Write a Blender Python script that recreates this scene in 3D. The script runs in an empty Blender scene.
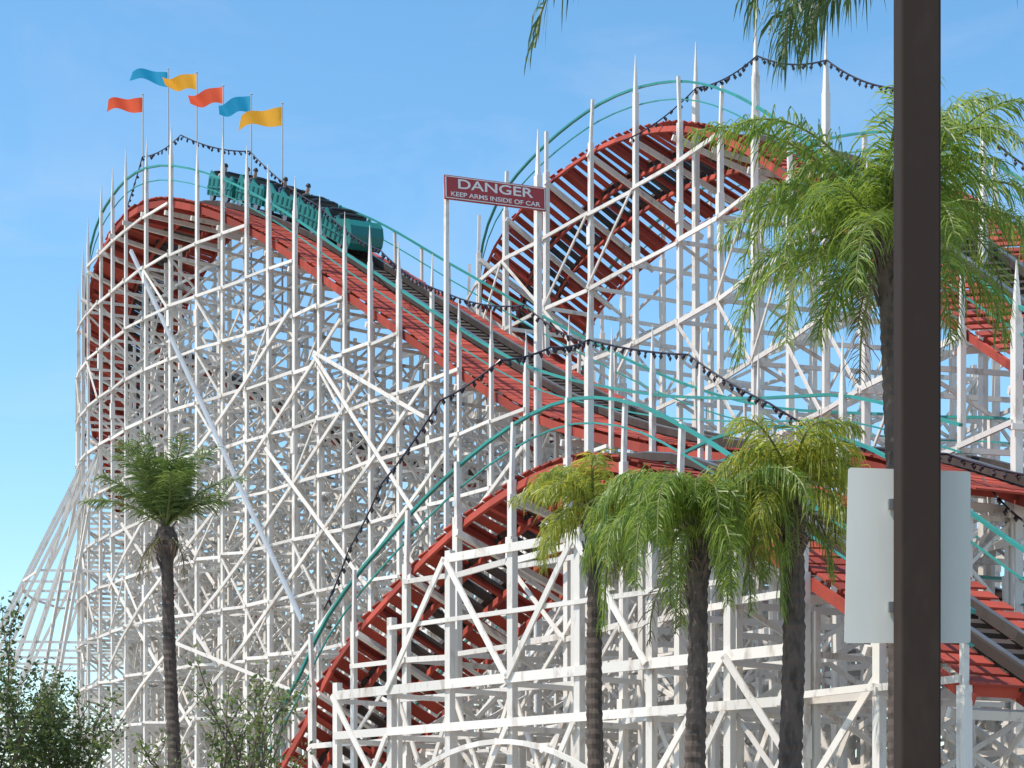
import bpy, math, random
from mathutils import Vector, Matrix
random.seed(7)
scene = bpy.context.scene
COL = scene.collection
Z = Vector((0,0,1))

# ------------------------------------------------------------------ materials
def mat(name, col, rough=0.6, var=0.12, noise=None, metal=0.0, transl=0.0, var_hue=None, bump=0.0, spec=0.5):
    m = bpy.data.materials.new(name); m.use_nodes = True
    nt = m.node_tree; N = nt.nodes; L = nt.links
    b = N['Principled BSDF']; b.inputs['Roughness'].default_value = rough
    b.inputs['Metallic'].default_value = metal; b.inputs['Specular IOR Level'].default_value = spec
    geo = N.new('ShaderNodeNewGeometry')
    ramp = N.new('ShaderNodeMix'); ramp.data_type = 'RGBA'
    L.new(geo.outputs['Random Per Island'], ramp.inputs[0])
    c2 = var_hue if var_hue else tuple(max(0, c*(1-2*var)) for c in col)
    ramp.inputs[6].default_value = (*c2, 1); ramp.inputs[7].default_value = (*col, 1)
    out = ramp.outputs[2]
    if noise:
        (scale, thr, ncol, amt) = noise
        tc = N.new('ShaderNodeTexCoord'); mp = N.new('ShaderNodeMapping')
        mp.inputs['Scale'].default_value = (1, 1, 0.35)
        nz = N.new('ShaderNodeTexNoise'); nz.inputs['Scale'].default_value = scale
        nz.inputs['Detail'].default_value = 6; nz.inputs['Roughness'].default_value = 0.65
        L.new(tc.outputs['Object'], mp.inputs[0]); L.new(mp.outputs[0], nz.inputs['Vector'])
        mr = N.new('ShaderNodeMapRange'); mr.inputs[1].default_value = thr; mr.inputs[2].default_value = thr+0.18
        mr.inputs[4].default_value = amt
        L.new(nz.outputs[0], mr.inputs[0])
        mx = N.new('ShaderNodeMix'); mx.data_type = 'RGBA'
        L.new(mr.outputs[0], mx.inputs[0]); L.new(out, mx.inputs[6]); mx.inputs[7].default_value = (*ncol, 1)
        out = mx.outputs[2]
        if bump:
            bp = N.new('ShaderNodeBump'); bp.inputs['Strength'].default_value = bump
            L.new(nz.outputs[0], bp.inputs['Height']); L.new(bp.outputs[0], b.inputs['Normal'])
    L.new(out, b.inputs['Base Color'])
    if transl > 0:
        t = N.new('ShaderNodeBsdfTranslucent'); ms = N.new('ShaderNodeMixShader')
        hs = N.new('ShaderNodeHueSaturation'); hs.inputs['Value'].default_value = 2.2
        hs.inputs['Hue'].default_value = 0.485
        L.new(out, hs.inputs['Color']); L.new(hs.outputs[0], t.inputs[0])
        ms.inputs[0].default_value = transl
        L.new(b.outputs[0], ms.inputs[1]); L.new(t.outputs[0], ms.inputs[2])
        L.new(ms.outputs[0], N['Material Output'].inputs[0])
    return m

M_white = mat('white_paint', (0.80,0.745,0.67), 0.75, 0.10, (3.8,0.55,(0.28,0.19,0.135),0.75), spec=.3)
M_white2 = mat('white_paint_bracing', (0.80,0.74,0.665), 0.75, 0.13, (4.4,0.55,(0.28,0.20,0.145),0.7), spec=.3)
M_red = mat('red_paint', (0.46,0.078,0.05), 0.75, 0.25, (2.0,0.52,(0.20,0.05,0.04),0.75), spec=.25)
M_dark = mat('weathered_track_wood', (0.075,0.055,0.045), 0.8, 0.25, (4,0.5,(0.03,0.025,0.02),0.7))
M_steel = mat('worn_steel', (0.35,0.34,0.33), 0.35, 0.1, metal=0.8)
M_teal = mat('teal_paint', (0.035,0.28,0.235), 0.45, 0.12, (3,0.6,(0.03,0.12,0.10),0.6))
M_tealcar = mat('teal_car_paint', (0.015,0.185,0.165), 0.4, 0.05)
M_seat = mat('dark_seat_vinyl', (0.03,0.035,0.038), 0.5, 0.1)
M_gray = mat('galvanised_grey', (0.42,0.45,0.48), 0.5, 0.05, (5,0.5,(0.3,0.3,0.32),0.5))
M_pole = mat('dark_brown_steel', (0.038,0.026,0.020), 0.8, 0.02, (6,0.5,(0.05,0.036,0.028),0.6), bump=0.08, spec=.15)
M_panel = mat('painted_sheet_aluminium', (0.64,0.63,0.56), 0.6, 0.02, (2,0.45,(0.55,0.55,0.48),0.6), spec=.3)
M_leaf = mat('palm_leaf', (0.22,0.29,0.04), 0.42, 0.3, transl=0.42, var_hue=(0.07,0.14,0.025))
M_leafy = mat('palm_leaf_yellowish', (0.36,0.36,0.05), 0.42, 0.3, transl=0.42, var_hue=(0.11,0.17,0.025))
M_leafd = mat('palm_leaf_dark', (0.09,0.15,0.035), 0.45, 0.3, transl=0.3, var_hue=(0.035,0.075,0.02))
M_leafm = mat('palm_leaf_mid', (0.14,0.20,0.04), 0.45, 0.3, transl=0.35, var_hue=(0.045,0.09,0.022))
M_dry = mat('dry_frond', (0.22,0.15,0.08), 0.8, 0.3, transl=0.2)
M_rachis = mat('frond_stem', (0.20,0.22,0.06), 0.5, 0.2)
M_trunk = mat('palm_bark', (0.12,0.088,0.07), 0.95, 0.1, (9,0.45,(0.04,0.03,0.024),0.85), bump=0.7)
M_branch = mat('shrub_bark', (0.12,0.09,0.065), 0.9, 0.1)
M_shrub = mat('shrub_leaf', (0.10,0.14,0.035), 0.5, 0.2, transl=0.35, var_hue=(0.045,0.07,0.022))
M_shrub2 = mat('shrub_leaf_light', (0.14,0.19,0.055), 0.5, 0.2, transl=0.35, var_hue=(0.07,0.10,0.03))
M_bulb = mat('dark_bulb', (0.03,0.02,0.025), 0.25, 0.1)
M_signred = mat('sign_red', (0.36,0.035,0.035), 0.5, 0.03, (3,0.55,(0.24,0.035,0.035),0.5))
M_signwhite = mat('sign_white', (0.75,0.70,0.66), 0.6, 0.02)
M_skin = mat('skin', (0.45,0.27,0.19), 0.5, 0.05)
M_hair = mat('hair', (0.03,0.02,0.015), 0.6, 0.1)
M_pants = mat('denim', (0.05,0.07,0.12), 0.8, 0.1)

# ------------------------------------------------------------------ mesh helpers
class MB:
    def __init__(s): s.v=[]; s.f=[]; s.m=[]
    def beam(s,a,b,w,h,up=None,taper=1.0,mi=0):
        a=Vector(a); b=Vector(b); d=b-a
        if d.length<1e-5: return
        d.normalize()
        up=Vector(up) if up is not None else Z
        if abs(d.dot(up))>0.98: up=Vector((0.84,0.54,0)) if abs(d.z)>0.9 else Z
        sd=d.cross(up).normalized(); u=sd.cross(d).normalized()
        i=len(s.v)
        for p,k in((a,1),(b,taper)):
            for x,y in((-1,-1),(1,-1),(1,1),(-1,1)):
                s.v.append(p+sd*(w/2*k*x)+u*(h/2*k*y))
        for q in((0,3,2,1),(4,5,6,7),(0,1,5,4),(1,2,6,5),(2,3,7,6),(3,0,4,7)):
            s.f.append(tuple(i+j for j in q)); s.m.append(mi)
    def tube(s,pts,rad,n=6,mi=0,caps=True):
        pts=[Vector(p) for p in pts]; base=len(s.v)
        for k,p in enumerate(pts):
            d=(pts[min(k+1,len(pts)-1)]-pts[max(k-1,0)]).normalized()
            ref=Z if abs(d.z)<0.9 else Vector((1,0,0))
            x=d.cross(ref).normalized(); y=x.cross(d)
            r=rad[k] if isinstance(rad,(list,tuple)) else rad
            for j in range(n):
                t=2*math.pi*j/n; s.v.append(p+x*math.cos(t)*r+y*math.sin(t)*r)
        for k in range(len(pts)-1):
            for j in range(n):
                a=base+k*n+j; b=base+k*n+(j+1)%n
                s.f.append((a,b,b+n,a+n)); s.m.append(mi)
        if caps:
            s.f.append(tuple(base+j for j in range(n))[::-1]); s.m.append(mi)
            s.f.append(tuple(base+(len(pts)-1)*n+j for j in range(n))); s.m.append(mi)
    def poly(s,pts,mi=0):
        i=len(s.v); s.v+= [Vector(p) for p in pts]; s.f.append(tuple(range(i,i+len(pts)))); s.m.append(mi)
    def octa(s,c,r,h,mi=0):
        c=Vector(c); i=len(s.v)
        s.v+=[c+Vector(q) for q in((r,0,0),(0,r,0),(-r,0,0),(0,-r,0),(0,0,h),(0,0,-h))]
        for q in((0,1,4),(1,2,4),(2,3,4),(3,0,4),(1,0,5),(2,1,5),(3,2,5),(0,3,5)):
            s.f.append(tuple(i+j for j in q)); s.m.append(mi)
    def obj(s,name,mats,parent=None,smooth=False,**props):
        me=bpy.data.meshes.new(name); me.from_pydata([tuple(v) for v in s.v],[],s.f)
        for m in mats: me.materials.append(m)
        me.polygons.foreach_set('material_index',s.m)
        if smooth: me.polygons.foreach_set('use_smooth',[True]*len(s.f))
        me.update()
        o=bpy.data.objects.new(name,me); COL.objects.link(o)
        if parent: o.parent=parent
        for k,v in props.items(): o[k]=v
        return o
def empty(name,loc=(0,0,0),parent=None,**props):
    o=bpy.data.objects.new(name,None); o.location=loc; COL.objects.link(o)
    o.empty_display_size=0.3
    if parent: o.parent=parent
    for k,v in props.items(): o[k]=v
    return o

# ------------------------------------------------------------------ paths
class Path:
    def __init__(s,cp):
        P=[Vector(c) for c in cp]
        out=[]
        for i in range(len(P)-1):
            p0=P[max(i-1,0)];p1=P[i];p2=P[i+1];p3=P[min(i+2,len(P)-1)]
            for k in range(20):
                t=k/20
                out.append(0.5*((2*p1)+(p2-p0)*t+(2*p0-5*p1+4*p2-p3)*t*t+(3*p1-p0-3*p2+p3)*t**3))
        out.append(P[-1]); s.p=out; s.s=[0]
        for a,b in zip(out,out[1:]): s.s.append(s.s[-1]+(Vector(b[:3])-Vector(a[:3])).length)
        s.len=s.s[-1]
    def raw(s,q):
        q=max(0,min(s.len-1e-4,q))
        lo,hi=0,len(s.s)-1
        while hi-lo>1:
            m=(lo+hi)//2
            if s.s[m]<=q: lo=m
            else: hi=m
        f=(q-s.s[lo])/(s.s[hi]-s.s[lo]+1e-9)
        return s.p[lo].lerp(s.p[hi],f)
    def at(s,q):
        c=s.raw(q); a=s.raw(q-0.5); b=s.raw(q+0.5)
        t=(Vector(b[:3])-Vector(a[:3])).normalized()
        n=Vector((-t.y,t.x,0)).normalized()
        roll=c[3]
        side=(n*math.cos(roll)-Z*math.sin(roll)).normalized()
        up=t.cross(side)
        if up.z<0: up=-up
        return Vector(c[:3]),t,n,side,up
    def s_at_y(s,y,frm=0):
        best=0;bd=1e9
        for p,q in zip(s.p,s.s):
            if q>=frm and abs(p[1]-y)<bd: bd=abs(p[1]-y);best=q
        return best

pathA=Path([(-10.4,81,11.2,0),(-12.6,78.5,13.0,.15),(-13.6,75.8,15.5,.4),(-13.6,73,18.3,.5),(-12.9,70.2,20.8,.42),(-11.5,67.3,22.2,.2),
            (-9.4,63.8,22.4,0),(-5.9,60,20.35,-.08),(-2.7,56,17.4,-.1),(.1,52,14.65,-.1),(2.4,48,12.4,-.08),(4.5,44,10.8,0),(6.6,39,9.5,0),(8.0,36.5,8.9,0),(9.4,33.8,7.8,0)])
pathB=Path([(4.6,70,11.4,.1),(2.4,68.2,13.2,.3),(1.0,66,15.6,.5),(.6,63.4,17.9,.58),(1.0,60.8,19.2,.58),(2.2,58.2,20.0,.52),(4.0,55,20.4,.42),(5.8,51.5,19.9,.28),
            (7.2,48,18.6,.10),(8.2,44.3,16.6,-.02),(9.1,40.6,14.1,-.12),(10.1,37,11.7,-.12),(11.0,33.5,9.6,-.1)])
pathC=Path([(-5.2,46.4,1.0,.2),(-4.2,45,3.1,.35),(-3.15,44,4.9,.42),(-1.85,42.5,6.35,.42),(-.5,41,7.5,.38),(1.0,39,8.4,.28),(2.3,37,8.8,.14),(3.4,35,8.5,.03),
            (4.4,33,7.65,-.05),(5.35,31,6.5,-.05),(6.4,29,5.2,0),(7.5,27,3.9,0)])
pathD=Path([(-13.5,76,18.9,.1),(-12.4,72.5,20.0,.1),(-9.2,70,18.2,0),(-4.9,66.5,15.4,0),(-1.2,62,13.6,0),(1.9,58,11.9,0),(4.6,53,10.6,0)])
pathE=Path([(3.9,53,11.4,0),(6.0,48,9.8,0),(7.6,44,8.3,0),(9.2,40,6.9,-.1),(10.2,36,5.9,-.1),(11,32.5,5.3,0)])

coaster=empty('roller_coaster',(0,50,0),label="white timber lattice roller coaster with red track and teal handrails",category="roller coaster")
def rel(o,loc):
    o.matrix_parent_inverse=Matrix.Translation(-Vector(loc)); return o
CL=(0,50,0)

def build_track(path,hn=2.05,hf=1.35,walk=True,ds=0.3,hand=True,pw=.275,strg=.2):
    ties=MB(); rails=MB(); h1=MB(); h2=MB()
    q=0.0; k=0
    while q<path.len:
        p,t,n,sd,up=path.at(q)
        j=random.uniform(-.04,.04)
        if walk:
            w_=pw*random.uniform(.9,1.05)
            ties.beam(p-sd*.58+up*(.02+random.uniform(-.01,.01)),p-sd*(hn+j)+up*.02,w_,.035,up)
            ties.beam(p+sd*.58+up*.02,p+sd*(hf+j)+up*.02,w_,.035,up)
            if k%3==0: ties.beam(p-sd*hn*.94-up*.11,p+sd*hf*.94-up*.11,.09,.16,up)
        else:
            ties.beam(p-sd*(hn+j)-up*.1,p+sd*(hf+j)-up*.1,.16,.14,up)
        rails.beam(p-sd*.6-up*.02,p+sd*.6-up*.02,min(.2,pw*.6),.12,up)
        q+=ds; k+=1
    q=0; st=.8; pts=[]
    while q<=path.len: pts.append(path.at(q)); q+=st
    for (p,t,n,sd,up),(p2,t2,n2,sd2,up2) in zip(pts,pts[1:]):
        for o in(-.5,.5):
            rails.beam(p+sd*o+up*.14,p2+sd2*o+up2*.14,.16,.14,up,mi=0)
            rails.beam(p+sd*o*.96+up*.225,p2+sd2*o*.96+up2*.225,.1,.02,up,mi=1)
        for o in((-hn+.03),-.5,.5,(hf-.03)):
            ties.beam(p+sd*o-up*.17,p2+sd2*o-up2*.17,.06,strg,up)
        if hand:
            for o,hr in((-hn-.06,h1),(hf+.06,h2)):
                hr.beam(p+sd*o+Z*1.0,p2+sd2*o+Z*1.0,.075,.055)
                hr.beam(p+sd*o+Z*.55,p2+sd2*o+Z*.55,.03,.03)
    T=rel(ties.obj('track',[M_red],coaster),CL)
    rails.obj('rail',[M_dark,M_steel],T)
    if hand: h1.obj('handrail',[M_teal],T); h2.obj('handrail',[M_teal],T)
    return T
build_track(pathA); build_track(pathB,hn=1.9,hf=1.9,ds=.4,pw=.22,strg=.15); build_track(pathC,hn=1.5,hf=1.5,ds=.36,pw=.26,strg=.17)
build_track(pathD,hn=.8,hf=.8,walk=False,hand=False,ds=.6); build_track(pathE,hn=1.7,hf=1.2)

brace=MB()
def support(path,s0,s1,sp,posts,pw=.2,dz=2.3,lv0=1.2,mast=(1.1,1.1),bw=.15,mastf=None,rim=.08,dp=.7,longb=0,par=None):
    q=s0; bents=[]; k=0
    while q<s1:
        p,t,n,sd,up=path.at(q)
        b=MB(); tops=[]
        for o,fr in posts:
            top=p.z-.45+(sd.z*o) if fr>=1 else p.z*fr
            base=Vector((p.x,p.y,0))+n*o
            lean=Vector((random.uniform(-.05,.05),random.uniform(-.05,.05),0))
            ww=pw*random.uniform(.85,1.15)
            if fr>=1:
                m=mast[0] if o<0 else mast[1]
                if mastf and o<0: m=mastf(k,m)
                up_to=p.z+sd.z*o+m
                if m>1.4:
                    b.beam(base,Vector((base.x,base.y,up_to-1.0))+lean,ww,ww*.8,n)
                    b.beam(Vector((base.x,base.y,up_to-1.0))+lean,Vector((base.x,base.y,up_to))+lean*1.3,ww*.8,ww*.7,n,taper=.12)
                else:
                    b.beam(base,Vector((base.x,base.y,top+.4)),ww,ww*.8,n)
                    b.beam(Vector((base.x,base.y,top+.4)),Vector((base.x,base.y,up_to))+lean,ww*.55,ww*.55,n)
            else:
                b.beam(base,Vector((base.x,base.y,top)),ww*.9,ww*.8,n)
            zs=random.uniform(2,4.5)
            while zs<top-1:
                b.beam(base+Z*zs-n*.01,base+Z*(zs+.5)-n*.01,ww*1.25,ww*1.1,n); zs+=random.uniform(4,6)
            tops.append((base,top))
        for a in range(len(posts)-1):
            (ba,ta),(bb,tb)=tops[a],tops[a+1]
            z=lv0; zp=None; i=0
            while z<min(ta,tb):
                A=ba+Z*z;B=bb+Z*z; dd=(B-A).normalized()
                b.beam(A-dd*.15+t*(pw*.6),B+dd*.15+t*(pw*.6),.05,bw)
                if zp is not None:
                    if random.random()<dp: b.beam(ba+Z*zp+t*(pw*.75),bb+Z*z+t*(pw*.75),.04,bw*.75)
                    if random.random()<dp: b.beam(bb+Z*zp-t*(pw*.75),ba+Z*z-t*(pw*.75),.04,bw*.75)
                zp=z; z+=dz; i+=1
        f=[i for i,x in enumerate(posts) if x[1]>=1]
        if f:
            A=p+sd*posts[f[0]][0]*1.05-up*.46; B=p+sd*posts[f[-1]][0]*1.05-up*.46
            b.beam(A,B,.08,.14,up)
        rel(b.obj('trestle_bent',[M_white],coaster),CL)
        bents.append((p,t,n,sd,tops,k))
        q+=sp(q) if callable(sp) else sp; k+=1
    for (A,B) in zip(bents,bents[1:]):
        for j in range(len(posts)):
            off=A[2]*(-1 if posts[j][0]<0 else 1)*pw*.6
            ba,ta=A[4][j]; bb,tb=B[4][j]
            z=lv0+ (0.12 if j%2 else 0); zp=None; i=0
            while z<max(ta,tb):
                if z<min(ta,tb)+.6:
                    brace.beam(ba+Z*(z+random.uniform(-.05,.05))+off,bb+Z*(z+random.uniform(-.05,.05))+off,.05,bw*random.uniform(.85,1.15))
                if zp is not None and z<min(ta,tb) and random.random()<dp*(.5 if (par and j==0) else .85):
                    c=random.random()<.5
                    if c: brace.beam(ba+Z*zp+off*1.4,bb+Z*z+off*1.4,.04,bw*.7)
                    else: brace.beam(bb+Z*zp+off*1.4,ba+Z*z+off*1.4,.04,bw*.7)
                zp=z; z+=dz; i+=1
            if posts[j][1]>=1 and j>0:
                brace.beam(ba+Z*(ta-.3)+off,bb+Z*(tb-.3)+off,.05,rim)
    # long straight parallel planks nailed across many bays
    if par:
        (i0,rise,step)=par
        for j in(0,2):
            off=bents[i0][2]*(-1 if posts[j][0]<0 else 1)*pw*1.1
            for st in range(-12,30,step):
                run=[]
                for kk in range(len(bents)-i0):
                    E=bents[i0+kk]; z=(kk-st)*rise+.4
                    if .3<z<E[4][j][1]-.2: run.append((E,z))
                for (A,za),(B,zb) in zip(run,run[1:]):
                    brace.beam(A[4][j][0]+Z*za+off,B[4][j][0]+Z*zb+off,.045,bw*1.2)
    for _ in range(longb):
        j=random.choice([0,0,0,1,len(posts)-1]); a=random.randrange(0,len(bents)-4); c=min(len(bents)-1,a+random.randint(3,6))
        A=bents[a];B=bents[c]; off=A[2]*(-1 if posts[j][0]<0 else 1)*pw*1.5
        mid=bents[(a+c)//2][4][j][0]; ch=(A[4][j][0]+B[4][j][0])/2
        if (mid-ch).length>.35: continue
        za=random.uniform(1,A[4][j][1]-1); zb=za-random.uniform(1.5,6)
        if zb<.5 or zb>B[4][j][1]-.5: continue
        brace.beam(A[4][j][0]+Z*za+off,B[4][j][0]+Z*zb+off,.045,bw*1.1)
    return bents

bA=support(pathA,2,pathA.len,lambda q:1.45+max(0,(q-pathA.s_at_y(60,18)))*.035,
    [(-2.12,1),(-.3,.97),(1.42,1),(3.0,.86),(4.8,.66)],pw=.12,mast=(2.1,1.0),bw=.088,dz=1.6,dp=.55,longb=70,par=(12,.85,3),
    mastf=lambda k,m: m+random.uniform(-.3,.4) if k>10 else (1.7+random.uniform(-.3,.1) if k>5 else 1.1))
bB=support(pathB,1,pathB.len,lambda q:2.0 if q<14 else 2.4,[(-1.98,1),(1.95,1),(3.6,.75)],pw=.16,mast=(1.1,1.0),bw=.105,dz=2.0,dp=.6,longb=25,
    mastf=lambda k,m: (1.1,1.8,1.1)[k%3] if k>7 else 1.1)
bC=support(pathC,1.0,pathC.len,2.0,[(-1.56,1),(1.56,1)],pw=.145,mast=(1.04,1.04),bw=.11,dz=1.6,lv0=.9,dp=.7,longb=16)
bD=support(pathD,.5,pathD.len,2.0,[(-.9,1),(.9,1)],pw=.13,mast=(0,0),bw=.09,dz=2.2,lv0=1.9,longb=12)
bE=support(pathE,.5,pathE.len,2.4,[(-1.75,1),(1.25,1)],pw=.15,mast=(1.05,1.05),bw=.11,dz=2.0,lv0=1.6)
rel(brace.obj('cross_bracing',[M_white2],coaster,kind='stuff'),CL)

# raking shores tied to the outer side of the far curve, all leaning the same way
rk=MB(); RD=Vector((1,.12,0)).normalized()
sel=bA[3:12]
ZT=15.5; RW=7.6
def spread(z,w): return w*(1-z/ZT)
for E in sel[::2]:
    b0=E[4][0][0]; zt=min(ZT,E[4][0][1]-1)
    for w in(RW,RW*.68,RW*.36):
        rk.beam(b0+Z*zt-RD*spread(zt,w),b0-RD*w,.08,.10)
    for z in(1.8,4.2,6.6,9.0,11.4):
        if z<zt: rk.beam(b0+Z*z,b0-RD*spread(z,RW)+Z*z,.04,.08)
for A,B in zip(sel[::2],sel[2::2]):
    for z in(1.8,4.2,6.6,9.0,11.4):
        rk.beam(A[4][0][0]-RD*spread(z,RW)+Z*z,B[4][0][0]-RD*spread(z,RW)+Z*z,.04,.08)
rel(rk.obj('raking_shores',[M_white],coaster,kind='stuff'),CL)

g=MB(); g.beam((-12.2,64.0,21.2),(-5.8,55.2,8.3),.08,.12)
rel(g.obj('diagonal_conduit',[M_gray],coaster),CL)

# straight lattice wall standing in front of the low arch
fr=MB(); FA=Vector((-3.35,38.4,0)); FB=Vector((5.6,28.4,0)); fd=(FB-FA).normalized(); fn=Vector((fd.y,-fd.x,0)); nF=8
lv=[1.4,2.75,4.08,4.85,6.0,7.1]
def ftop(u):
    if u<.08: return 5.0
    if u<.16: return 6.1
    if u<.5: return 7.15
    return 7.15-(u-.5)*5
fpos=[FA.lerp(FB,i/nF) for i in range(nF+1)]
for i,P0 in enumerate(fpos):
    T0=ftop(i/nF)
    fr.beam(P0,P0+Z*(T0+.1),.14,.13,fn)
    back=-fn*1.5
    for z in lv[:4]: fr.beam(P0+Z*(z-.1),P0+back+Z*(z-.1),.05,.09)
    fr.beam(P0+back,P0+back+Z*T0,.11,.11,fn)
    if i<nF:
        Q0=fpos[i+1]; T1=min(T0,ftop((i+1)/nF))
        for k,z in enumerate(lv):
            if z<=T1+.1:
                fr.beam(P0+fn*.09+Z*z,Q0+fn*.09+Z*z,.05,(.10,.10,.15,.17,.08,.15)[k])
                if k%2: fr.beam(P0+back+Z*z,Q0+back+Z*z,.05,.09)
        a0,a1=(2.75,4.85) if T1<6 else (4.85,7.1)
        if i%2: fr.beam(P0+fn*.14+Z*a0,Q0+fn*.14+Z*a1,.04,.11)
        else: fr.beam(Q0+fn*.14+Z*a0,P0+fn*.14+Z*a1,.04,.11)
        if i%3!=1: fr.beam(P0+fn*.14+Z*1.4,Q0+fn*.14+Z*4.0,.04,.10)
        fr.beam(P0+back+Z*1.4,Q0+back+Z*4.85,.04,.09); fr.beam(Q0+back+Z*1.4,P0+back+Z*4.85,.04,.09)
arc=[]
for i in range(15):
    u=.16+.40*i/14; w_=(i/14-.5)*2
    arc.append(FA.lerp(FB,u)+fn*.24+Z*(3.75-.75*w_*w_))
for a,b in zip(arc,arc[1:]): fr.beam(a,b,.05,.09)
rel(fr.obj('front_frame',[M_white],coaster),CL)

# ------------------------------------------------------------------ flags
def flag(x,y,ztop,zbase,m,lab,L=1.05,H=.42,dr=.0):
    e=empty('flag',(x,y,zbase),label=lab,category='flag',group='pennants on the coaster masts')
    p=MB(); p.tube([(0,0,0),(0,0,ztop-zbase)],[.035,.022],6); p.octa((0,0,ztop-zbase+.03),.05,.05)
    p.obj('flagpole',[M_gray],e)
    f=MB(); nx,nz=16,6
    ph=random.uniform(0,6)
    for i in range(nx+1):
        u=i/nx
        for j in range(nz+1):
            v=j/nz
            h=H*(1-.5*u)
            zz=ztop-zbase-.04-v*h-dr*u*(1+u)+.05*math.sin(u*5+ph)-.10*u*v*math.sin(ph*2)
            f.v.append(Vector((-u*L*(1-.12*v*math.sin(ph)),.16*math.sin(u*8+ph+v*1.5)*u**.5,zz)))
    for i in range(nx):
        for j in range(nz):
            a=i*(nz+1)+j; f.f.append((a,a+1,a+nz+2,a+nz+1)); f.m.append(0)
    f.obj('flag_cloth',[m],e,smooth=True)
fo=mat('flag_orange',(0.75,0.12,0.03),.7,0,transl=.3); fy=mat('flag_yellow',(0.80,0.38,0.02),.7,0,transl=.3); fb=mat('flag_blue',(0.01,0.25,0.42),.7,0,transl=.3)
flag(-12.55,68.0,27.7,20,fo,"orange pennant on a thin mast above the track",1.15,.5,.08)
flag(-11.55,67.2,28.25,20,fb,"blue pennant flying from a thin mast",1.2,.5,.0)
flag(-10.4,66.0,27.65,20,fy,"yellow pennant flying from a thin mast",1.15,.55,.03)
flag(-9.3,64.4,26.6,20,fo,"orange pennant on a thin mast above the track",1.15,.55,.1)
flag(-8.2,62.9,25.75,19,fb,"blue pennant flying from a thin mast",1.05,.55,.1)
flag(-7.05,61.4,24.9,18,fy,"large yellow pennant drooping from a thin mast",1.25,.58,.18)

# ------------------------------------------------------------------ train
def persona(shirt):
    me=bpy.data.meshes.new('person')
    V=[(0,0,0),(0,0,.22),(-.02,0,.42),(0,0,.54),(.01,0,.62),(.02,0,.74)]
    E=[(0,1),(1,2),(2,3),(3,4),(4,5)]
    R=[(.15,.17),(.13,.15),(.12,.19),(.055,.055),(.085,.075),(.085,.075)]
    def add(v,r,par): V.append(v);R.append(r);E.append((par,len(V)-1));return len(V)-1
    for s in(-1,1):
        a=add((.08,s*.1,-.02),(.09,.09),0); a=add((.42,s*.11,.04),(.065,.065),a); a=add((.46,s*.11,-.32),(.045,.045),a); add((.58,s*.11,-.36),(.04,.04),a)
        a=add((-.01,s*.2,.42),(.06,.06),2)
        a=add((.12,s*.24,.2),(.045,.045),a); add((.38,s*.18,.24),(.03,.03),a)
    me.from_pydata(V,E,[])
    o=bpy.data.objects.new('tmp',me); COL.objects.link(o)
    o.modifiers.new('s','SKIN')
    for i,r in enumerate(R): me.skin_vertices[0].data[i].radius=r
    me.skin_vertices[0].data[0].use_root=True
    o.modifiers.new('u','SUBSURF').levels=1
    bpy.context.view_layer.update()
    dg=bpy.context.evaluated_depsgraph_get()
    m2=bpy.data.meshes.new_from_object(o.evaluated_get(dg))
    bpy.data.objects.remove(o)
    m2.materials.clear()
    for mm in(M_skin,shirt,M_pants): m2.materials.append(mm)
    for f in m2.polygons:
        c=f.center; f.use_smooth=True
        f.material_index=0
        if c.z<.04 or (c.x>.2 and c.z<.13): f.material_index=2
        elif c.z<.52 and c.x<.2: f.material_index=1
    return m2
def hairmesh():
    b=MB(); n=10
    for k in range(5):
        th=k/4*math.pi*.55
        for j in range(n):
            ph=2*math.pi*j/n
            b.v.append(Vector((-.01+.105*math.sin(th)*math.cos(ph),.1*math.sin(th)*math.sin(ph),.745+.115*math.cos(th))))
    for k in range(4):
        for j in range(n):
            a=k*n+j;c=k*n+(j+1)%n; b.f.append((a,c,c+n,a+n)); b.m.append(0)
    return b
SH=[mat('shirt_grey',(0.12,0.1,0.1),.8),mat('shirt_white',(0.4,0.4,0.4),.8),mat('shirt_blue',(0.05,0.08,0.2),.8)]
PM=[persona(s_) for s_ in SH]
TL=Vector((-6,60,20))
train=empty('coaster_train',TL,label="teal open coaster train running down the top of the hill",category="roller coaster train")
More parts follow.
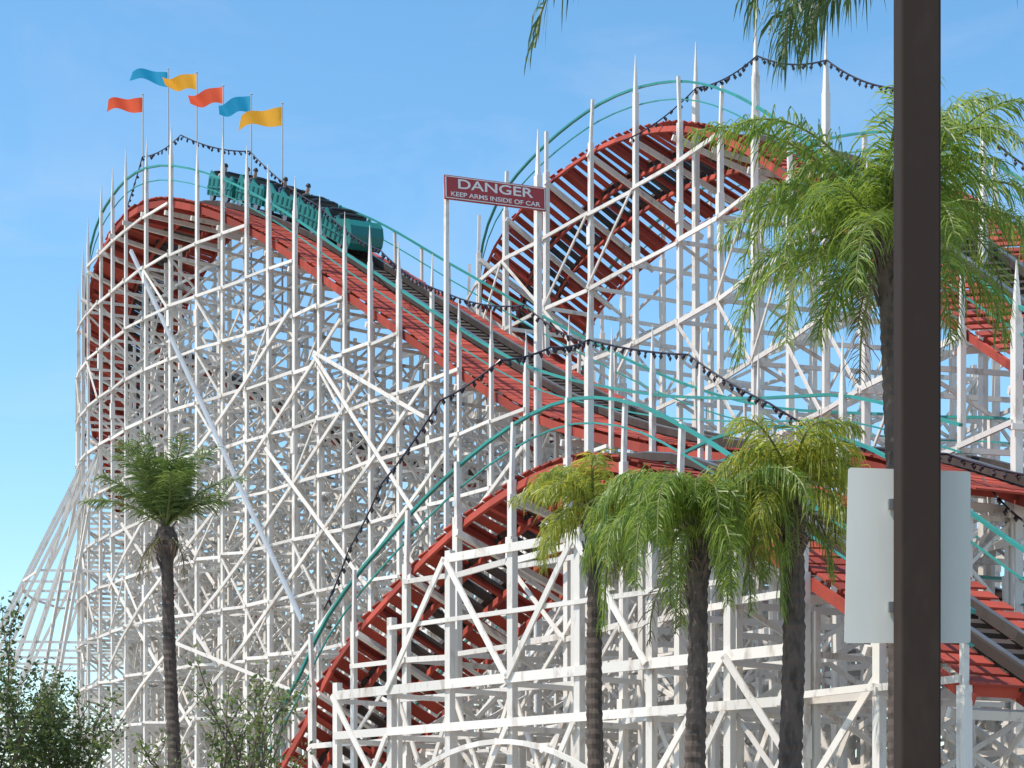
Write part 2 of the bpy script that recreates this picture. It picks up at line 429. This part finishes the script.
def carparts(front):
    out=[(-.84,.12),(-.86,.62),(-.78,.84),(-.55,.74),(-.35,.66),(-.05,.66),(.05,.82),(.12,.74),(.35,.66),(.55,.66),(.72,.72),(.84,.56),(.85,.12)]
    if front: out=[(-.84,.12),(-.86,.62),(-.78,.84),(-.55,.74),(-.35,.66),(-.05,.66),(.05,.82),(.15,.74),(.4,.78),(.7,.86),(.95,.76),(1.12,.54),(1.16,.3),(1.08,.12)]
    b=MB(); w=.56
    for sg in(-1,1):
        a=[(x,sg*w,z) for x,z in out]; c=[(x,sg*(w-.06),z) for x,z in out]
        if sg<0: b.poly(a)
        else: b.poly(a[::-1])
        b.poly(c[::-1] if sg<0 else c)
        for i in range(len(out)-1): b.poly([a[i],a[i+1],c[i+1],c[i]])
        for x in(-.74,-.45,-.12,.2,.5,.76): b.beam((x,sg*.572,.15),(x,sg*.572,.6),.035,.05)
        b.beam((-.84,sg*.575,.36),(.84,sg*.575,.36),.03,.05)
    b.beam((-.82,0,.15),(.82,0,.15),.98,.06)
    b.beam((.8,0,.19),(.8,0,.6),.98,.05,(1,0,0)); b.beam((-.81,0,.19),(-.81,0,.76),.98,.05,(1,0,0))
    if front:
        pts=[(.40,.78),(.7,.86),(.95,.76),(1.12,.54),(1.16,.3),(1.08,.12)]
        for (x1,z1),(x2,z2) in zip(pts,pts[1:]):
            b.poly([(x1,-.5,z1-.01),(x2,-.5,z2-.01),(x2,.5,z2-.01),(x1,.5,z1-.01)])
    seats=[]
    for x in(-.62,.08):
        s=MB(); s.beam((x,0,.3),(x-.10,0,.8),.92,.1,(1,0,0)); s.beam((x,0,.34),(x+.42,0,.36),.92,.12)
        s.tube([(x-.10,-.46,.8),(x-.12,-.3,.84),(x-.12,.3,.84),(x-.10,.46,.8)],.045,6)
        seats.append(s)
    bars=[]
    for x in(-.28,.42):
        s=MB(); s.tube([(x,-.46,.45),(x-.03,-.44,.7),(x-.03,.44,.7),(x,.46,.45)],.022,6); bars.append(s)
    wh=[]
    for x in(-.5,.5):
        for y in(-.5,.5):
            s=MB(); s.tube([(x,y-.05,.08),(x,y+.05,.08)],.13,12); wh.append(s)
    return b,seats,bars,wh
s_front=pathA.s_at_y(58.9,18)
for i in range(5):
    q=s_front-i*1.6
    p,t,n,sd,up=pathA.at(q)
    rot=Matrix((t,t.cross(up)*-1,up)).transposed().to_4x4()
    mw=Matrix.Translation(p+up*.24)@rot@Matrix.Diagonal((.86,1.0,1.04,1))
    b,seats,bars,wh=carparts(i==0)
    c=b.obj('car',[M_tealcar],train); c.matrix_parent_inverse=Matrix.Translation(-TL); c.matrix_basis=mw
    for s in seats: s.obj('seat',[M_seat],c)
    for s in bars: s.obj('lap_bar',[M_steel],c)
    for s in wh: s.obj('wheel',[M_steel],c)
    if i>=2:
        for (sx,sy) in((-.45,-.22),(.25,.22)):
            if (i,sx)==(3,.25): continue
            k=(i+int(sy>0))%3
            o=bpy.data.objects.new('person',PM[k]); COL.objects.link(o)
            o.matrix_world=mw@Matrix.Translation((sx,sy,.38))@Matrix.Rotation(random.uniform(-.2,.2),4,'Z')@Matrix.Scale(.86,4)
            o['label']=("seated rider in a dark shirt holding the lap bar","seated rider in a white shirt holding the lap bar","seated rider in a blue shirt holding the lap bar")[k]
            o['category']='person'; o['group']='riders on the coaster train'
            hairmesh().obj('hair',[M_hair],o,smooth=True)

# ------------------------------------------------------------------ danger sign
a=Vector((-1.52,46,17.18)); b2=Vector((.75,47,17.22)); u=(b2-a); W=u.length+.08; u.normalize()
nrm=u.cross(Z).normalized(); v=nrm.cross(u).normalized()
if v.z<0: v=-v
sg=empty('danger_sign',(a.x,a.y,0),label="red warning sign with white lettering on white posts",category="sign")
S=MB(); cen=(a+b2)/2; H=.55
S.beam(a-u*.04,b2+u*.04,.05,H,v)
brd=MB(); f0=cen+nrm*.03
for y in(-H/2+.03,H/2-.03): brd.beam(f0-u*(W/2-.02)+v*y,f0+u*(W/2-.02)+v*y,.015,.018,v)
for x in(-W/2+.03,W/2-.03): brd.beam(f0+u*x-v*(H/2-.05),f0+u*x+v*(H/2-.05),.015,.018,u)
def relto(o,e): o.matrix_parent_inverse=Matrix.Translation(-e.location); return o
board=relto(S.obj('board',[M_signred],sg),sg)
brd.obj('border',[M_signwhite],board)
for p in(a-nrm*.12+u*.06,b2-nrm*.12+u*-.1):
    h=17.3 if p.x<0 else 17.8
    q=MB(); q.beam((p.x,p.y,0),(p.x,p.y,h),.09 if p.x<0 else .14,.09 if p.x<0 else .14); q.beam((p.x,p.y,h),(p.x,p.y,h+(.1 if p.x<0 else 1.1)),.09 if p.x<0 else .13,.09,taper=.15)
    relto(q.obj('sign_post',[M_white],sg),sg)
def text(body,wid,hgt,off,name):
    cu=bpy.data.curves.new('t','FONT'); cu.body=body; cu.size=1; cu.extrude=.02; cu.offset=.012; cu.align_x='CENTER'; cu.align_y='CENTER'
    o=bpy.data.objects.new('t',cu); COL.objects.link(o); bpy.context.view_layer.update()
    me=bpy.data.meshes.new_from_object(o.evaluated_get(bpy.context.evaluated_depsgraph_get()))
    xs=[q.co.x for q in me.vertices]; ys=[q.co.y for q in me.vertices]
    cx=(max(xs)+min(xs))/2; cy=(max(ys)+min(ys))/2; sx=wid/(max(xs)-min(xs)); sy=hgt/(max(ys)-min(ys))
    bpy.data.objects.remove(o)
    c=cen+nrm*.03+v*off
    for q in me.vertices:
        q.co=c+u*((q.co.x-cx)*sx)+v*((q.co.y-cy)*sy)+nrm*(q.co.z*.4)
    me.materials.clear(); me.materials.append(M_signwhite)
    m=bpy.data.objects.new(name,me); COL.objects.link(m); m.parent=board
text('DANGER',W*.74,.22,.10,'lettering')
text('KEEP ARMS INSIDE OF CAR',W*.88,.105,-.145,'lettering')

# ------------------------------------------------------------------ string lights
def string(pts,sag,lab,sp=.27,r=.045):
    b=MB(); bu=MB(); allp=[]
    for p,q in zip(pts,pts[1:]):
        p=Vector(p);q=Vector(q); n=10
        for i in range(n):
            t=i/n; allp.append(p.lerp(q,t)-Z*sag*4*t*(1-t))
    allp.append(Vector(pts[-1]))
    b.tube(allp,.02,4)
    acc=0
    for p,q in zip(allp,allp[1:]):
        d=(q-p).length; x=sp-acc
        while x<d:
            c=p.lerp(q,x/d); b.octa(c-Z*.03,.03,.05); bu.octa(c-Z*.08+Vector((random.uniform(-.05,.05),0,random.uniform(-.02,.03))),r*random.uniform(.8,1.2),.065); x+=sp
        acc=(acc+d)%sp
    o=b.obj('string_light',[M_bulb],label=lab,category='string lights',group='strings of festoon bulbs')
    bu.obj('bulbs',[M_bulb],o,kind='stuff')
L1="sagging string of dark bulbs hung between timber masts"
string([(-15.6,73,17.0),(-14.6,71.4,20.9),(-13.6,69,23.4),(-12.2,66,24.9),(-10.6,64,24.9),(-8.1,61.8,23.6),(-5.6,58.5,20.8),(-3.6,54.8,18.4),(-1.7,50,15.9),(.3,46.5,14.6),(1.9,44,13.0)],.15,L1)
string([(-3.6,38.3,6.5),(-3.1,38,7.6),(-2.45,37.5,8.75),(-1.33,37,10.2),(-.22,37,10.95),(.75,38.0,11.45),(1.52,39.6,12.0),(3.3,37.4,11.15),(4.58,35.5,9.8),(5.8,34.5,8.9),(7.4,34,8.6),(8.9,32.6,7.9)],.06,L1,sp=.22,r=.038)
string([(2.9,52,20.4),(4.65,50.5,21.2),(5.75,47,20.6),(7.0,44.5,19.5),(8.15,42,17.9),(9.4,39.8,16.2),(10.6,38.6,14.8)],.15,L1)
string([(8.0,34,8.2),(8.6,33,7.2),(9.4,32,6.9)],.1,L1)
def mast(x,y,h,lab="tall pointed white timber mast above the track"):
    q=MB(); q.beam((0,0,0),(0,0,h-1.4),.14,.14); q.beam((0,0,h-1.4),(0,0,h),.12,.12,taper=.12)
    o=q.obj('timber_mast',[M_white],label=lab,category='mast',group='masts carrying the bulb strings'); o.location=(x,y,0)
for x,y,h in((4.65,50.6,22.4),(5.75,47.2,21.6),(7.0,44.6,20.2),(9.4,39.9,16.9),(1.54,40.0,13.1)): mast(x,y,h)

# ------------------------------------------------------------------ palms
def frond(cr,st,c,az,el,L,droop,leafL,nl=46,mi=0,hang=.5,tw=0):
    seg=14; p=Vector(c); e=el; pts=[p.copy()]; dirs=[]
    a=az
    for i in range(seg):
        d=Vector((math.cos(e)*math.cos(a),math.cos(e)*math.sin(a),math.sin(e)))
        dirs.append(d); p=p+d*(L/seg); pts.append(p.copy())
        e-=droop/seg*(.4+1.2*i/seg); e=max(e,-1.5); a+=tw/seg
    dirs.append(dirs[-1])
    st.tube(pts,[.022*(1-.8*i/seg)+.004 for i in range(seg+1)],4)
    for i in range(nl):
        u=.14+.86*(i+random.random())/nl
        f=u*seg; k=min(int(f),seg-1); q=pts[k].lerp(pts[k+1],f-k); d=dirs[k]
        side=d.cross(Z)
        if side.length<.05: side=Vector((1,0,0))
        side.normalize(); upv=side.cross(d)
        ll=leafL*(math.sin(math.pi*min(1,(u*.76+.18)))**.6)*random.uniform(.6,1.25)
        for sgn in(-1,1):
            v1=(side*sgn*random.uniform(.5,1)+d*random.uniform(.35,1.0)+upv*random.uniform(-.3,.6)-Z*.1).normalized()
            v2=(v1-Z*random.uniform(hang*.5,hang*1.6)).normalized()
            v3=(v2-Z*hang*1.4).normalized()
            w=(.014+.010*random.random())*(leafL/.5)**.3
            wd=(d*.8+upv*random.uniform(-.5,.5)).normalized()*w/2
            a0=q; a1=q+v1*ll*.35; a2=a1+v2*ll*.35; a3=a2+v3*ll*.35
            i0=len(cr.v)
            cr.v+=[a0-wd*.6,a0+wd*.6,a1-wd,a1+wd,a2-wd*.9,a2+wd*.9,a3]
            cr.f+=[(i0,i0+1,i0+3,i0+2),(i0+2,i0+3,i0+5,i0+4),(i0+4,i0+5,i0+6)]; cr.m+=[mi]*3
def palm(x,y,h,r,L,nf,lab,leaf=M_leaf,droop=1.6,leafL=.5,lean=(0,0),hang=.5,elr=(1.35,-.35),dry=2,seed=1,custom=None,bulge=1.25,nl=70):
    random.seed(seed)
    e=empty('palm_tree',(x,y,0),label=lab,category='palm tree',group='palm trees beside the coaster')
    t=MB(); n=int(h/.07); pts=[];rad=[]
    for i in range(n+1):
        u=i/n
        pts.append((lean[0]*u*u+.02*math.sin(u*9+seed),lean[1]*u*u,h*u)); rr=r*(1.2-.28*u)*(1+.45*math.exp(-u*h*1.5))
        if u*h>h-.7: rr*=1+(bulge-1)*math.sin(math.pi*min(1,(u*h-h+.7)/.8))
        rad.append(rr*(1.05 if i%2 else .95)*random.uniform(.96,1.04))
    t.tube(pts,rad,14)
    c=Vector(pts[-1])
    for i in range(34):
        az=i*2.4; z0=h-.9*random.random(); q=Vector((c.x,c.y,z0)); d=Vector((math.cos(az),math.sin(az),0))
        t.beam(q+d*r*.7,q+d*(r*random.uniform(1.3,1.8))+Z*random.uniform(.12,.34),.06,.03,taper=.5)
    t.obj('trunk',[M_trunk],e)
    cr=MB(); st=MB()
    if custom:
        for (az,el,LL,dr) in custom: frond(cr,st,c,math.radians(az),math.radians(el),LL,dr,leafL,nl,0,hang)
    for i in range(nf):
        f=(i+.5)/nf; az=i*2.39996+random.uniform(-.3,.3); el=elr[0]+(elr[1]-elr[0])*f+random.uniform(-.18,.18)
        frond(cr,st,c+Z*(.1*(1-f)),az,el,L*random.uniform(.75,1.2)*(.8+.25*math.sin(math.pi*f)),droop*random.uniform(.7,1.3),leafL,nl,0,hang,random.uniform(-.5,.5))
    for i in range(dry):
        frond(cr,st,c-Z*.1,random.uniform(0,6.28),-.5,L*.7,1.6,leafL*.8,30,1,.9)
    C=cr.obj('crown',[leaf,M_dry],e); st.obj('frond_stem',[M_rachis],C)
palm(-6.72,40,8.35,.125,1.75,28,"palm with dark upswept fronds on a shaggy trunk",M_leafm,.85,.46,(-.22,0),.3,(1.55,.68),3,11,bulge=2.0,nl=80)
palm(1.2,28,6.5,.11,1.3,18,"slender palm with a small arching crown beside the coaster",M_leafy,2.1,.48,(-.08,0),.9,(1.35,-.1),2,12,nl=75)
palm(2.4,26,5.85,.13,2.15,30,"palm with long bright green fronds drooping around the trunk",M_leaf,3.9,.5,(0,0),1.2,(1.54,.35),2,13,nl=100)
palm(3.62,26,6.5,.145,1.5,21,"thick trunked palm with yellowish arching fronds",M_leafy,2.1,.52,(.05,0),.9,(1.35,-.2),3,14,nl=76)
palm(4.66,24,9.1,.11,2.45,36,"tall palm with a wide bright green feathery crown",M_leaf,1.9,.6,(-.15,0),.7,(1.3,-.05),1,15,nl=100)
palm(2.86,14,8.3,.09,2.0,4,"very tall slim palm whose drooping fronds hang overhead",M_leafd,1.2,.55,(0,0),.9,(1.4,1.0),0,16,
     custom=[(180,22,3.35,2.1),(188,8,1.6,2.0),(205,0,1.5,1.9),(160,-5,1.45,1.9),(235,-8,1.4,1.7),(172,-22,1.2,1.3),(140,0,1.3,1.5),(20,10,2.0,1.8)],nl=64)

# ------------------------------------------------------------------ shrubs
def shrub(x,y,h,w,n,lab,seed,leafn=16,lm=None,ls=1,sp0=.55,br0=.035):
    random.seed(seed)
    e=empty('shrub',(x,y,0),label=lab,category='shrub')
    br=MB(); lf=MB()
    def grow(p,d,L,r,lev):
        pts=[p]; q=p
        for i in range(5):
            d=(d+Vector((random.uniform(-.25,.25),random.uniform(-.25,.25),random.uniform(-.1,.2)))).normalized()
            q=q+d*L/5; pts.append(q)
        br.tube(pts,[r*(1-.12*i) for i in range(6)],5,caps=False)
        if lev>0:
            for i in range(4):
                k=random.randint(2,5); dd=(d+Vector((random.uniform(-1,1),random.uniform(-1,1),random.uniform(-.3,.8)))).normalized()
                grow(pts[k],dd,L*random.uniform(.4,.6),r*.5,lev-1)
        if lev<=1:
            for i in range(leafn):
                k=1+random.random()*4; a=pts[int(k)].lerp(pts[min(5,int(k)+1)],k%1)
                a=a+Vector((random.gauss(0,.07),random.gauss(0,.07),random.gauss(0,.07)))
                d1=Vector((random.uniform(-1,1),random.uniform(-1,1),random.uniform(-.8,.8))).normalized(); s1=d1.cross(Vector((random.uniform(-1,1),random.uniform(-1,1),1))).normalized()
                l=random.uniform(.05,.10)*ls; w2=l*.28
                lf.poly([a,a+d1*l*.5+s1*w2,a+d1*l,a+d1*l*.5-s1*w2])
    for i in range(n):
        az=random.uniform(0,6.28); sp=random.uniform(.05,sp0)
        grow(Vector((random.uniform(-w,w)*.35,random.uniform(-w,w)*.35,0)),Vector((math.cos(az)*sp,math.sin(az)*sp,1)).normalized(),h*random.uniform(.5,.7),br0,2)
    br.obj('branch',[M_branch],e); lf.obj('foliage',[lm or M_shrub],e)
shrub(-7.0,27,4.9,1.2,13,"dense dark green leafy shrub",21,leafn=80,sp0=.22)
shrub(-3.85,27,4.0,1.1,7,"sparse light green shrub with thin twigs",22,leafn=24,lm=M_shrub2,sp0=.12,br0=.045,ls=1.1)

# ------------------------------------------------------------------ pole and sign panel
e=empty('sign_pole',(2.025,10,0),label="dark brown square steel pole carrying a pale blank sign panel",category="pole")
p=MB(); p.beam((0,0,0),(0,0,7.2),.2,.2,(1,0,0))
p.beam((0,0,0.001),(0,0,.03),.4,.4,(1,0,0))
o=p.obj('pole',[M_pole],e)
bv=o.modifiers.new('b','BEVEL'); bv.width=.012; bv.segments=2
p=MB()
P=[(-.33,2.80),(.29,2.80),(.30,2.81),(.30,3.66),(.29,3.67),(-.31,3.69),(-.32,3.68),(-.34,2.81)]
p.poly([(x,.14,z) for x,z in P]); p.poly([(x,.146,z) for x,z in P][::-1])
for (x1,z1),(x2,z2) in zip(P,P[1:]+P[:1]): p.poly([(x1,.14,z1),(x1,.146,z1),(x2,.146,z2),(x2,.14,z2)])
p.obj('sign_panel',[M_panel],e)
for z in(2.98,3.5):
    p=MB(); p.beam((-.12,.12,z),(.12,.12,z),.03,.05); p.obj('bracket',[M_steel],e)

# ------------------------------------------------------------------ ground
g=MB(); S_=1500
g.poly([(-S_,-S_,0),(S_,-S_,0),(S_,S_,0),(-S_,S_,0)])
M_ground=mat('concrete_ground',(0.36,0.32,0.27),.9,0,(.6,.45,(0.26,0.23,0.19),.7))
g.obj('ground',[M_ground],kind='structure')

# ------------------------------------------------------------------ world, sun, camera
w=bpy.data.worlds.new('World'); scene.world=w; w.use_nodes=True
N=w.node_tree.nodes; L=w.node_tree.links; bg=N['Background']
sky=N.new('ShaderNodeTexSky'); sky.sky_type='NISHITA'; sky.sun_disc=False
EL=math.radians(59); AZ=math.radians(-112)
sky.sun_elevation=EL; sky.sun_rotation=AZ; sky.air_density=1.0; sky.dust_density=.5; sky.ozone_density=2.0
hs=N.new('ShaderNodeHueSaturation'); hs.inputs['Saturation'].default_value=1.2; hs.inputs['Value'].default_value=1.5; hs.inputs['Hue'].default_value=.49
L.new(sky.outputs[0],hs.inputs['Color'])
tc=N.new('ShaderNodeTexCoord'); mp=N.new('ShaderNodeMapping'); mp.inputs['Scale'].default_value=(3,3,7); mp.inputs['Location'].default_value=(.3,.7,.2)
nz=N.new('ShaderNodeTexNoise'); nz.inputs['Scale'].default_value=1.8; nz.inputs['Detail'].default_value=7; nz.inputs['Roughness'].default_value=.6; nz.inputs['Distortion'].default_value=.6
mr=N.new('ShaderNodeMapRange'); mr.inputs[1].default_value=.52; mr.inputs[2].default_value=.8; mr.inputs[4].default_value=.22
mx=N.new('ShaderNodeMix'); mx.data_type='RGBA'; mx.inputs[7].default_value=(5.2,5.8,6.6,1)
L.new(tc.outputs['Generated'],mp.inputs[0]); L.new(mp.outputs[0],nz.inputs['Vector']); L.new(nz.outputs[0],mr.inputs[0]); L.new(mr.outputs[0],mx.inputs[0]); L.new(hs.outputs[0],mx.inputs[6])
L.new(mx.outputs[2],bg.inputs[0]); bg.inputs[1].default_value=.15
sun=bpy.data.lights.new('sun','SUN'); sun.energy=4.9; sun.angle=math.radians(.5); sun.color=(1,.94,.85)
so=bpy.data.objects.new('sun',sun); COL.objects.link(so)
Sd=Vector((math.sin(AZ)*math.cos(EL),math.cos(AZ)*math.cos(EL),math.sin(EL)))
so.rotation_euler=(-Sd).to_track_quat('-Z','Y').to_euler(); so.location=(0,0,60)
cam=bpy.data.cameras.new('camera'); co=bpy.data.objects.new('camera',cam); COL.objects.link(co)
co.location=(0,0,1.7); co.rotation_euler=(math.pi/2,0,0)
cam.sensor_width=36; cam.lens=2000/1024*36; cam.shift_y=(860-384)/1024; cam.clip_end=4000; cam.clip_start=.1
scene.camera=co
scene.view_settings.view_transform='Standard'; scene.view_settings.look='None'; scene.view_settings.exposure=0
